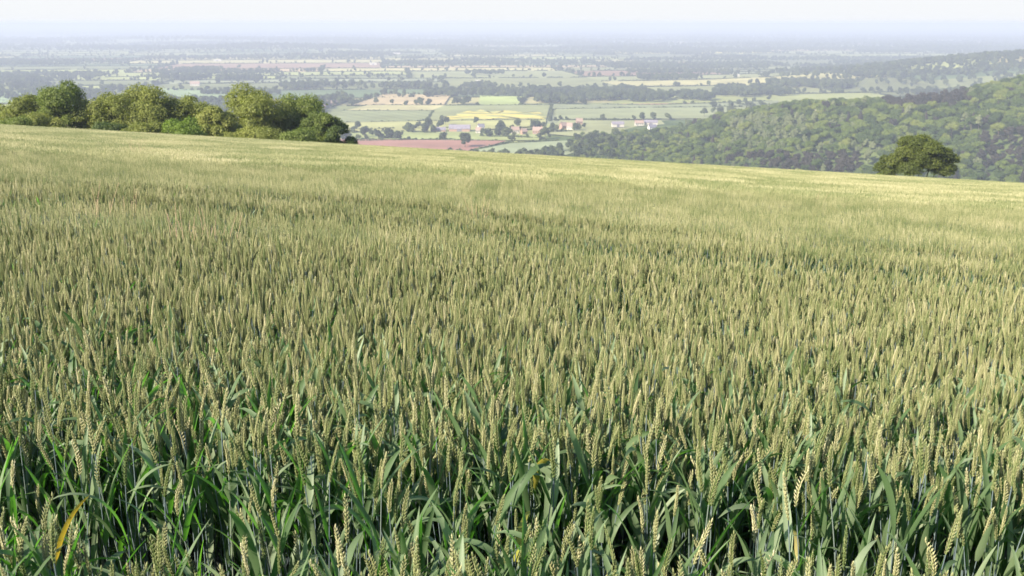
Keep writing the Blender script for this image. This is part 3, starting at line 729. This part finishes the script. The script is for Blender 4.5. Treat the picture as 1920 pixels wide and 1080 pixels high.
# ------------------------------------------------------------------ buildings of the valley
def box(g, x0, x1, y0, y1, z0, z1, m=0):
    V = [(x0, y0, z0), (x1, y0, z0), (x1, y1, z0), (x0, y1, z0), (x0, y0, z1), (x1, y0, z1), (x1, y1, z1), (x0, y1, z1)]
    g.add(V, None, [(0, 3, 2, 1), (4, 5, 6, 7), (0, 1, 5, 4), (1, 2, 6, 5), (2, 3, 7, 6), (3, 0, 4, 7)], m)
def house(name, u, v, L, Wd, H, rh, wallm, roofm, rz, label, cat, chim=1, wins=4, group=None):
    L, Wd = L * .8, Wd * .8
    x, y = G(u, v); t = thing(name, (x, y, float(terrain(x, y)) + (1.5 if y < 2000 else .4)), label, cat, group, rz)
    g = Geo(); hx, hy = L / 2, Wd / 2
    V = [(-hx, -hy, 0), (hx, -hy, 0), (hx, hy, 0), (-hx, hy, 0), (-hx, -hy, H), (hx, -hy, H), (hx, hy, H), (-hx, hy, H), (-hx, 0, H + rh), (hx, 0, H + rh)]
    g.add(V, [(5, 6, 9), (7, 4, 8)], [(0, 1, 5, 4), (1, 2, 6, 5), (2, 3, 7, 6), (3, 0, 4, 7)])
    obj('wall', make_mesh('wall', g, [M[wallm]], smooth=False), t)
    g = Geo(); o = .5; th = .25; sl = rh / hy
    for s in (-1, 1):
        a = [(-hx - o, s * (hy + o), H - o * sl + .05), (hx + o, s * (hy + o), H - o * sl + .05), (hx + o, 0, H + rh + .05), (-hx - o, 0, H + rh + .05)]
        b = [(q[0], q[1], q[2] + th) for q in a]
        g.add(a + b, None, [(0, 1, 2, 3), (4, 7, 6, 5), (0, 4, 5, 1), (3, 2, 6, 7), (0, 3, 7, 4), (1, 5, 6, 2)])
    rf = obj('roof', make_mesh('roof', g, [M[roofm]], smooth=False), t)
    for c in range(chim):
        g = Geo(); cx = (-hx + .9) if c == 0 else hx - .9; box(g, cx - .5, cx + .5, -.4, .4, H + rh * .6, H + rh + 1.4); obj('chimney', make_mesh('chimney', g, [M['brick']], smooth=False), rf)
    for k in range(wins):
        g = Geo(); cx = -hx + L * (k + .5) / wins; box(g, cx - .55, cx + .55, -hy - .05, -hy + .05, H * .45, H * .45 + 1.3)
        obj('window', make_mesh('window', g, [M['glass']], smooth=False), t)
    if wins:
        g = Geo(); box(g, -hx + L * .5 / wins + 1.2, -hx + L * .5 / wins + 2.2, -hy - .06, -hy + .05, 0, 2.05); obj('door', make_mesh('door', g, [M['slate']], smooth=False), t)
    else:
        g = Geo(); box(g, -L * .12, L * .12, -hy - .06, -hy + .05, 0, H * .8); obj('door', make_mesh('door', g, [M['slate']], smooth=False), t)
house('long_barn', 862, 249.0, 34, 14, 4.5, 4.6, 'brick', 'tin', -.05, 'long barn with a purplish grey roof in the middle of the valley', 'barn', 0, 0)
house('barn', 824, 249.5, 20, 10, 3.2, 3.0, 'brick', 'tin', .05, 'lower barn adjoining the left end of the long barn', 'barn', 0, 0)
house('cottage', 902, 246, 10, 7, 5, 3.2, 'white', 'slate', .3, 'small white walled cottage just right of the long barn', 'house')
house('farmhouse', 898, 252, 9, 7, 4.6, 3, 'render', 'tile', -.2, 'pale cottage with an orange roof, in front of the white cottage', 'house')
house('brick_house', 966, 253, 12, 8, 5.2, 3.6, 'render', 'tile', .2, 'pale walled house with a clay roof beneath the domed tree', 'house')
house('brick_house', 982, 255, 9, 7, 4.4, 3.2, 'brick', 'tile', .5, 'small brick house right of the pale walled house', 'house')
house('brick_house', 1008, 254, 15, 9, 5, 4, 'brick', 'tile', -.15, 'broad brick house with a pinkish roof left of the orange houses', 'house', 2)
house('brick_house', 1056, 245, 11, 8, 5, 4, 'brick', 'tile', .6, 'left of the two orange brick houses among the valley trees', 'house')
house('brick_house', 1070, 246, 12, 8, 5, 3.6, 'render', 'tile', -.3, 'right of the two orange houses, with a pale wall, among the trees', 'house')
house('brick_house', 1086, 236, 11, 7, 5, 3.4, 'brick', 'tile', .1, 'orange roofed house standing behind the pair of orange houses', 'house')
house('barn', 1158, 242, 20, 10, 4, 3, 'render', 'tin', .1, 'grey roofed shed in the trees left of the right hand farm', 'barn', 0, 0)
house('farmhouse', 1198, 241, 14, 8, 3.8, 3.0, 'render', 'tile', .08, 'pale farmhouse with a pink roof near the wooded hill', 'house', 2)
house('barn', 1220, 240, 22, 10, 3.6, 3, 'render', 'tin', -.05, 'long pale shed right of the pink roofed farmhouse', 'barn', 0, 0)
house('farmhouse', 1222, 254, 12, 8, 4.8, 3, 'white', 'slate', .3, 'white house low among trees at the foot of the wooded hill', 'house')
for (u, v, L, rz, lab) in [(604, 207, 13, .7, 'lowest pink roofed house of the hamlet beside the tree row'), (613, 203, 12, .9, 'second house up the lane of the hamlet'),
    (620, 199, 14, .6, 'third house up the lane of the hamlet'), (629, 197, 11, 1.1, 'topmost house of the hamlet lane')]:
    house('hamlet_house', u, v, L, 8, 4.6, 3.6, 'brick', 'tile', rz, lab, 'house', 1, 3)
house('farmhouse', 366, 161, 26, 12, 5, 5, 'render', 'tile', .1, 'pinkish house beyond the tree row with a tan field beside it', 'house')
for (u, v, L, H, lab) in [(700, 122.5, 30, 6, 'bright white shed far out on the plain left of the middle'), (735, 103.5, 90, 6, 'long white warehouse far out on the plain'),
    (408, 116, 34, 5, 'white shed far out on the plain above the tree row'), (530, 96, 110, 7, 'large pale warehouse far away above the tree row'),
    (945, 82, 140, 9, 'very distant long pale warehouse left of the middle'), (1108, 84, 110, 8, 'very distant pale warehouse right of the middle'),
    (1278, 82, 60, 10, 'distant white block right of the pale warehouse'), (1888, 73, 240, 12, 'very distant long white building near the right edge'),
    (898, 156.5, 22, 6, 'small white house on the plain above the yellow field'), (1380, 148, 20, 5, 'pale pink farm beyond the woods right of the middle')]:
    house('white_shed', u, v, L, L * .3, H, H * .3, 'render', 'render', .05, lab, 'shed', 0, 0)

# ------------------------------------------------------------------ wheat
def lobe_geo(g, base, axis, out, L, w, k=5, rings=((.30, 1.0), (.68, .72)), tint=.5, m=1):
    """one pointed husk: ring stacks between two tips"""
    axis = axis / np.linalg.norm(axis); out = out - axis * np.dot(out, axis); out /= np.linalg.norm(out) + 1e-9; side = np.cross(axis, out)
    V = [base]; th = np.arange(k) * 2 * np.pi / k
    for (t, f) in rings:
        c = base + axis * L * t
        V += list(c + w * f * (np.cos(th)[:, None] * out * .8 + np.sin(th)[:, None] * side))
    V.append(base + axis * L + out * w * .15)
    T = [(0, 1 + (j + 1) % k, 1 + j) for j in range(k)]; last = 1 + (len(rings) - 1) * k; tip = len(V) - 1
    T += [(tip, last + j, last + (j + 1) % k) for j in range(k)]
    Q = [(1 + r * k + j, 1 + r * k + (j + 1) % k, 1 + (r + 1) * k + (j + 1) % k, 1 + (r + 1) * k + j) for r in range(len(rings) - 1) for j in range(k)]
    g.add(V, T, Q, m, tint)

def ear_geo(rg, base, d0, Lr, level, tint):
    g = Geo(); d0 = np.asarray(d0, float); d0 /= np.linalg.norm(d0)
    face = rg.uniform(0, np.pi); sx = np.array([math.cos(face), math.sin(face), 0]); sx -= d0 * np.dot(sx, d0); sx /= np.linalg.norm(sx); sy = np.cross(d0, sx)
    bend = np.array([rg.normal(0, .08), rg.normal(0, .08), 0]) * (2.6 if rg.random() < .12 else 1)
    ax = lambda t: base + d0 * Lr * t + bend * Lr * t * t
    if level == 0:
        n_ = 22
        tube(g, [ax(t) for t in np.linspace(0, .95, 5)], [.0019, .0019, .0018, .0015, .0008], 4, 1, 0)
        for i in range(n_):
            t = i / n_ * .93; s = 1 if i % 2 else -1; env = min(1, .62 + t * 2.2) * (1 - .45 * max(0, t - .55) / .45)
            b = ax(t) + sx * s * .0012
            for q, f in ((-1, .95), (1, .95), (0, 1.05)):
                a = d0 * 1.0 + sx * s * (.26 if q else .42) + sy * q * .24 + rg.normal(0, .06, 3)
                lobe_geo(g, b + sy * q * .0014, a, sx * s + sy * q * .8, (.0125 if q else .0145) * env * f * rg.uniform(.9, 1.15), .0017 * env, 5, tint=np.clip(tint + rg.normal(0, .18) + (.12 if q == 0 else -.06), 0, 1))
            if t > .3 and rg.random() < .6:   # short awn tips
                b2 = b + (d0 + sx * s * .5) * .012 * env; a = d0 + sx * s * .35 + rg.normal(0, .12, 3); Ln = rg.uniform(.004, .010) * (1 + t)
                g.add([b2 + sy * .0005, b2 - sy * .0005, b2 + a * Ln], [(0, 1, 2)], None, 1, 1)
        lobe_geo(g, ax(.93), d0, sx, .014, .0026, tint=tint)
    elif level == 1:
        n_ = 11
        for i in range(n_):
            t = i / n_ * .92; s = 1 if i % 2 else -1; env = min(1, .65 + t * 2) * (1 - .4 * max(0, t - .55) / .45)
            lobe_geo(g, ax(t) + sx * s * .001, d0 + sx * s * .17, sx * s, .0185 * env, .0024 * env, 4, ((.4, 1.0),), tint=np.clip(tint + rg.normal(0, .12), 0, 1))
        lobe_geo(g, ax(.9), d0, sx, .016, .003, 4, ((.4, 1.0),), tint=tint)
    else:
        k = 4; th = np.arange(k) * 2 * np.pi / k + face
        V = []; lv = [(0, .0028), (.22, .0052), (.5, .0044), (.62, .0050), (.82, .0038)]
        for (t, r) in lv:
            V += list(ax(t) + r * (np.cos(th + t * 2)[:, None] * sx + .8 * np.sin(th + t * 2)[:, None] * sy))
        V.append(ax(1.04)); n_ = len(lv)
        Q = [(a * k + j, a * k + (j + 1) % k, (a + 1) * k + (j + 1) % k, (a + 1) * k + j) for a in range(n_ - 1) for j in range(k)]
        T = [((n_ - 1) * k + j, (n_ - 1) * k + (j + 1) % k, n_ * k) for j in range(k)]
        g.add(V, T, Q, 1, tint)
    return g

def leaf_geo(rg, base, phi, th0, curl, L, W, twist=0., seg=9, tint=.5, m=2):
    p = np.array(base, float); V = []; h = np.array([math.cos(phi), math.sin(phi), 0]); s0 = np.array([-math.sin(phi), math.cos(phi), 0])
    wob = rg.normal(0, .12)
    for i in range(seg + 1):
        t = i / seg; th = th0 + curl * t ** 1.7
        d = h * math.sin(th) + np.array([0, 0, 1]) * math.cos(th)
        nr = np.cross(s0, d); tw = twist * t + .35 * math.sin(t * 5 + wob * 20) * .3
        sd_ = s0 * math.cos(tw) + nr * math.sin(tw); n2 = np.cross(sd_, d)
        wd = W / 2 * min(1, .45 + t * 3.2) * (1 - t ** 2.6) ** .8 + .0002
        V += [p - sd_ * wd, p + n2 * wd * .32, p + sd_ * wd]
        p = p + d * L / seg + s0 * wob * L / seg * t
    Q = []
    for i in range(seg):
        a = i * 3; Q += [(a, a + 1, a + 4, a + 3), (a + 1, a + 2, a + 5, a + 4)]
    g = Geo(); g.add(V, None, Q, m, tint); return g

class Stalk: pass
def make_stalk(seed, level, hs=1.0, leafy=1.0, arch=False, high=0.0):
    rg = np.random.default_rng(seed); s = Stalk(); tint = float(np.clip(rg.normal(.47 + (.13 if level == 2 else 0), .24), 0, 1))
    Hs = .665 * hs * rg.uniform(.95, 1.05); ln = rg.normal(0, .022, 2); 
    c = lambda t: np.array([ln[0] * t * t, ln[1] * t * t, Hs * t])
    st = Geo(); kk = {0: 6, 1: 3, 2: 3}[level]; ns_ = {0: 7, 1: 3, 2: 2}[level]
    z0 = -.04 / Hs if level < 2 else .55
    tt = np.linspace(z0, 1, ns_)
    tube(st, [c(t) for t in tt], [.0021 - .0007 * max(t, 0) for t in tt], kk, 0, tint)
    if level == 0:
        for hn in (.35, .62): tube(st, [c(hn - .006), c(hn), c(hn + .006)], [.0019, .0027, .0019], 6, 0, .9)
    s.stem = st
    d = np.array([2 * ln[0] / Hs + rg.normal(0, .07), 2 * ln[1] / Hs + rg.normal(0, .07), 1])
    s.ear = ear_geo(rg, c(1), d, rg.uniform(.090, .115), level, tint)
    s.leaves = []
    seg = {0: 10, 1: 4, 2: 2}[level]; phi = rg.uniform(0, 6.28)
    spec = [(.76 + high, .18, .0185, .7 + high * 3), (.60 + high, .24, .0175, .9), (.42, .24, .016, .6), (.26, .2, .012, .25)]
    if level == 1: spec = [(.74, .18, .018, .6), (.6, .2, .018, .5)]
    if level == 2: spec = spec[:1]
    if high: spec = [(a, b * 1.08, c_ * 1.18, d_) for a, b, c_, d_ in spec]
    for i, (hf, L, W, pr) in enumerate(spec):
        if rg.random() > pr * leafy: continue
        phi += math.pi + rg.normal(0, .5)
        curl = rg.choice([.25, .6, 1.3, 2.1], p=[.46, .34, .13, .07]) if not arch else rg.uniform(1.2, 2.3)
        s.leaves.append(leaf_geo(rg, c(hf), phi, rg.uniform(.12, .42), curl, L * rg.uniform(.8, 1.25), W * rg.uniform(.8, 1.2) * (1 if level < 2 else 1.3), rg.normal(0, .9), seg, float(np.clip(rg.normal(.52, .28) - .06 * i, 0, 1))))
    s.all = Geo().merge(s.stem).merge(s.ear)
    for l in s.leaves: s.all.merge(l)
    return s

WM = [M['stem'], M['ear'], M['leaf']]
NV = 16
NF = 12
near = [make_stalk(500 + i, 0, leafy=1.0) for i in range(NV)] + [make_stalk(550 + i, 0, .93, leafy=1.2, arch=(i % 4 == 0), high=.12) for i in range(NF)]
for s in near:
    s.m_all = make_mesh('wheat', s.all, WM)
    s.m_stem = make_mesh('stem', s.stem, WM); s.m_ear = make_mesh('ear', s.ear, WM)
    s.m_leaves = [make_mesh('leaf', l, WM) for l in s.leaves]

def patch(seed, level, size, dens):
    """a square of standing wheat whose feet follow the slope of the field"""
    rg = np.random.default_rng(seed)
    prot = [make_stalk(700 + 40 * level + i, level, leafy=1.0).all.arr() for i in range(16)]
    n_ = int(size * size * dens); which = rg.integers(0, len(prot), n_)
    px = rg.uniform(-size / 2, size / 2, n_); py = rg.uniform(-size / 2, size / 2, n_); rz = rg.uniform(0, 6.28, n_); sc_ = np.clip(rg.normal(1, .055, n_), .8, 1.16); tj = rg.normal(0, .16, n_)
    V_, T_, Q_, mt_, mq_, t_ = [], [], [], [], [], []; off = 0
    for w_ in range(len(prot)):
        V, T, Q, mt0, mq0, t0 = prot[w_]; k = np.where(which == w_)[0]; m_ = len(k)
        if not m_: continue
        c, s = np.cos(rz[k])[:, None], np.sin(rz[k])[:, None]
        x = (V[None, :, 0] * c - V[None, :, 1] * s) + px[k][:, None]; y = (V[None, :, 0] * s + V[None, :, 1] * c) + py[k][:, None]
        z = V[None, :, 2] * sc_[k][:, None] + (A_ * px[k] - B_ * py[k])[:, None]
        V_.append(np.stack([x, y, z], -1).reshape(-1, 3)); o = (np.arange(m_) * len(V) + off)[:, None, None]
        T_.append((T[None] + o).reshape(-1, 3)); Q_.append((Q[None] + o).reshape(-1, 4)); mt_.append(np.tile(mt0, m_)); mq_.append(np.tile(mq0, m_))
        t_.append(np.clip(t0[None] + tj[k][:, None], 0, 1).ravel()); off += m_ * len(V)
    return make_mesh('wheat_patch', (np.concatenate(V_), np.concatenate(T_), np.concatenate(Q_), np.concatenate(mt_), np.concatenate(mq_), np.concatenate(t_)), WM)
S1, S2 = .5, 2.0
mid_p = [patch(800 + i, 1, S1, 780) for i in range(8)]
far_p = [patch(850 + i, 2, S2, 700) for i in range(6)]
tillers = []                                         # young shoots without ears that grow in the wheel marks
for i in range(5):
    s = make_stalk(600 + i, 0, .8, leafy=1.3, high=.12); gg = Geo().merge(s.stem)
    for l in s.leaves: gg.merge(l)
    tillers.append(make_mesh('tiller', gg, WM))
WSRC = [s.m_all for s in near] + mid_p + far_p + tillers
i_mid, i_far = len(near), len(near) + len(mid_p); i_til = i_far + len(far_p)

# wheel tracks that cross the crop
TX = np.array([-9, -5.3, -3.2, -.8, 1.6, 4.5, 9]); TY = np.array([9.7, 10.1, 10.6, 10.2, 8.8, 8.45, 8.0])
def track_gap(x, y):
    """0 in the open wheel mark .. 1 in full crop"""
    f = np.ones_like(x)
    for off, wd, st in ((0, .55, .97), (2.3, .38, .8)):
        d = np.abs(y - np.interp(x, TX, TY) - off)
        patchy = .55 + .45 * np.sin(x * 1.3 + off) * np.sin(x * .57 + 2) 
        f = np.minimum(f, 1 - st * np.clip(patchy + .25, 0, 1) * (1 - sstep(wd * .6, wd * 1.3, d)))
    d = np.abs(y - (2.44 + .06 * np.sin(x * 3)))
    f = np.minimum(f, 1 - .95 * (1 - sstep(.17, .36, d)))
    return f
def vigor(x, y):
    """patches of taller and shorter crop, stunted along the wheel marks"""
    x = np.asarray(x, float); y = np.asarray(y, float); ty = np.interp(x, TX, TY)
    stunt = .26 * np.exp(-((y - ty) / .55) ** 2) * (.5 + .5 * np.sin(x * 1.3) * np.sin(x * .57 + 2)) + .14 * np.exp(-((y - ty - 2.1) / .5) ** 2) * (.6 + .4 * np.sin(x * 1.7 + 1))
    fade = 1 - .85 * sstep(14, 40, y)
    return 1 - stunt + fade * (.045 * np.sin(x * .9 + 1.2 * np.sin(y * .5)) * np.sin(y * .8 + .6 * np.sin(x * .4)) + .03 * np.sin(x * .33 + y * .21 + 1))

NEAR_END = 8.0
P, I_, RO, SC = [], [], [], []
DEN = 620
n_ = int(DEN * 14 * (NEAR_END + 1 - 1.3)); X = rng.uniform(-7, 7, n_); Y = rng.uniform(1.3, NEAR_END + 1, n_)
keep = (np.abs(X) < .60 * Y + .55)
X, Y = X[keep], Y[keep]
dn = np.where(Y < 2.25, .6, 1.0) * track_gap(X, Y)
keep = rng.random(len(X)) < dn
X, Y = X[keep], Y[keep]
# nearest zone only, patches take over between 6.5 and 7.5 m on their own grid
cell = np.floor(Y / S1) * S1
zone_near = cell < NEAR_END
X, Y = X[zone_near], Y[zone_near]
Zb = own_hill(X, Y) + CZ
hsc = vigor(X, Y) * np.clip(rng.normal(1, .06, len(X)), .8, 1.15) * np.where(Y < 2.3, .95, 1.0)
which = np.where((Y < 4.4) & (rng.random(len(X)) < .8 - .45 * np.clip((Y - 2.3) / 1.6, 0, 1)), rng.integers(NV, NV + NF, len(X)), rng.integers(0, NV, len(X)))
rz = rng.uniform(0, 6.28, len(X)); lean = rng.normal(0, .045, (len(X), 2))
# the 300 stalks that show largest are objects of their own
uu, vv, dd = project(X, Y, Zb + .72 * hsc)
infr = (uu > 4) & (uu < 1916) & (vv < 1072)
order = np.argsort(np.where(infr, dd, 1e9))[:300]
first = np.zeros(len(X), bool); first[order] = True
for k in range(len(X)):
    if first[k]: continue
    P.append((X[k], Y[k], Zb[k])); I_.append(which[k]); RO.append((lean[k, 0], lean[k, 1], rz[k])); SC.append((hsc[k],) * 3)
print('near stalks', len(X))

def stalk_at(k, yellow=False, label=None):
    s = near[which[k]]
    u = uu[k]
    zonep = 'at far left' if u < 420 else 'left of centre' if u < 840 else 'in the centre' if u < 1180 else 'right of centre' if u < 1560 else 'at far right'
    arch = which[k] >= NV and (which[k] - NV) % 4 == 0
    depth = 'at the very front' if Y[k] < 1.95 else 'in the second rank' if Y[k] < 2.32 else 'behind the front gap'
    lab = label or 'green wheat stalk with %s leaves %s, %s' % ('arching' if arch else 'upright', zonep, depth)
    t = thing('wheat_stalk', (X[k], Y[k], Zb[k]), lab, 'wheat stalk', 'wheat stalks along the front of the crop', 0, float(hsc[k]))
    t.rotation_euler = (lean[k, 0], lean[k, 1], rz[k])
    obj('stem', s.m_stem, t); obj('ear', s.m_ear, t)
    for j, lm in enumerate(s.m_leaves):
        if yellow and j == 0:
            m2 = lm.copy(); m2.materials[2] = M['yellow_leaf']
            o = obj('leaf', m2, t, 'yellowed leaf')
        else: obj('leaf', lm, t)
yel = {}
for (u, v, lab) in [(160, 960, 'wheat stalk with a long yellow leaf near the bottom left corner'), (985, 880, 'wheat stalk with a small yellow leaf in the middle of the crop front'),
                    (1505, 1040, 'wheat stalk with an orange yellow leaf right of the middle at the bottom edge'), (932, 1010, 'wheat stalk with a withered yellow leaf at the bottom middle')]:
    c = [k for k in order if k not in yel and which[k] >= NV and len(near[which[k]].m_leaves) > 2]
    kk = min(c, key=lambda k: abs(uu[k] - u) / 60 + abs(vv[k] - (v - 40)) / 60); yel[kk] = lab
for k in order: stalk_at(int(k), k in yel, yel.get(k))

# mid patches
def add_patch(cx, cy_, lvl):
    size = S1 if lvl == 1 else S2
    z = float(own_hill(cx, cy_)) + CZ
    h = float(vigor(cx, cy_))
    P.append((cx, cy_, z)); I_.append((i_mid + random.randrange(len(mid_p))) if lvl == 1 else (i_far + random.randrange(len(far_p))))
    RO.append((0, 0, 0)); SC.append((1, 1, h if lvl == 1 else h))
MID_END = 24.0
for cy_ in np.arange(NEAR_END + S1 / 2, MID_END, S1):
    hw = .60 * cy_ + 1.5
    for cx in np.arange(-math.ceil(hw / S1) * S1, hw, S1):
        if track_gap(np.array([cx]), np.array([cy_]))[0] < .999 or min(track_gap(np.array([cx + a, cx + a]), np.array([cy_ - .3, cy_ + .3])).min() for a in (-.2, .2)) < .98:
            # crossed by a wheel mark: set stalk by stalk
            m_ = int(S1 * S1 * DEN); x = rng.uniform(cx - S1 / 2, cx + S1 / 2, m_); y = rng.uniform(cy_ - S1 / 2, cy_ + S1 / 2, m_)
            kp = rng.random(m_) < track_gap(x, y)
            for q in np.where(~kp)[0]:
                if rng.random() < .8: P.append((x[q], y[q], float(own_hill(x[q], y[q])) + CZ)); I_.append(i_til + int(rng.integers(0, 5))); RO.append((*rng.normal(0, .1, 2), rng.uniform(0, 6.28))); SC.append((float(rng.uniform(.5, .78)),) * 3)
            x, y = x[kp], y[kp]; z = own_hill(x, y) + CZ; h = vigor(x, y) * np.clip(rng.normal(1, .05, len(x)), .82, 1.14) * (.9 + .1 * track_gap(x, y))
            for k in range(len(x)):
                P.append((x[k], y[k], z[k])); I_.append(int(rng.integers(0, NV))); RO.append((*rng.normal(0, .04, 2), rng.uniform(0, 6.28))); SC.append((h[k],) * 3)
        else: add_patch(cx, cy_, 1)
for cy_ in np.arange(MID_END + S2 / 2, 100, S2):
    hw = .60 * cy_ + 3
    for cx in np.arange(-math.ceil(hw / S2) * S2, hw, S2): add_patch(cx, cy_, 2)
scatter('wheat_crop', WSRC, P, I_, RO, SC, 'dense green wheat crop covering the whole slope', 'wheat crop')
print('wheat instances', len(P))

# ------------------------------------------------------------------ dry grasses standing above the crop
def dry_tuft(u, v, y, n_, spread, h, label):
    x, zt = at_depth(u, v, y); z = float(own_hill(x, y)) + CZ
    t = thing('dry_grass', (x, y, z), label, 'grass', 'dry grasses standing above the wheat')
    rg = np.random.default_rng(int(u))
    st = Geo(); hd = Geo()
    for i in range(n_):
        bx, by = rg.normal(0, spread * .25, 2); dx, dy = rg.normal(0, spread, 2) * .5; hh = h * rg.uniform(.8, 1.08)
        q = [np.array([bx + dx * s * s, by + dy * s * s, hh * s]) for s in np.linspace(0, 1, 7)]
        tube(st, q, [.0013] * 6 + [.0007], 3, 0, rg.random())
        for j in range(16):
            f = .72 + .28 * j / 16; b = np.array([bx + dx * f * f, by + dy * f * f, hh * f]); a = np.array([rg.normal(0, .35), rg.normal(0, .35), 1]); a /= np.linalg.norm(a)
            lobe_geo(hd, b, a, np.array([1., 0, 0]), .02, .0016, 3, ((.4, 1.0),), tint=rg.random(), m=0)
    obj('stems', make_mesh('stems', st, [M['straw']]), t)['kind'] = 'stuff'
    obj('seed_heads', make_mesh('seed_heads', hd, [M['straw']]), t)['kind'] = 'stuff'
dry_tuft(342, 440, 7.6, 16, .20, 1.0, 'pale pinkish dry grass tuft above the wheat on the left')
dry_tuft(392, 440, 7.8, 11, .24, .99, 'straw coloured grass tuft leaning right, beside the pinkish tuft')
dry_tuft(178, 400, 9.2, 7, .24, .99, 'thin straw coloured grass stems above the wheat near the left edge')
dry_tuft(238, 400, 9.4, 4, .14, .99, 'few pale dry stems between the left edge stems and the pinkish tuft')
dry_tuft(897, 390, 12.5, 7, .18, 1.0, 'small dry grass tuft in the middle of the field')
dry_tuft(256, 296, 30, 14, .5, 1.15, 'pinkish dry grass patch far up the field on the left')
dry_tuft(1530, 370, 21, 7, .3, 1.0, 'small dry grass tuft in the right of the field')

# ------------------------------------------------------------------ haze
g = Geo(); box(g, -30000, 30000, -400, 42000, -4.0, CZ + 3.5)
hz = make_mesh('haze', g, [], smooth=False)
hm = bpy.data.materials.new('haze'); hm.use_nodes = True; n = hm.node_tree; n.nodes.clear()
out = n.nodes.new('ShaderNodeOutputMaterial'); pv = n.nodes.new('ShaderNodeVolumePrincipled')
pv.inputs['Color'].default_value = (.525, .58, .745, 1); pv.inputs['Density'].default_value = HAZE_DENSITY; pv.inputs['Anisotropy'].default_value = .0
for k in ('Density Attribute', 'Color Attribute', 'Temperature Attribute'): pv.inputs[k].default_value = ''
n.links.new(pv.outputs[0], out.inputs['Volume'])
hz.materials.append(hm)
obj('haze', hz, kind='stuff')
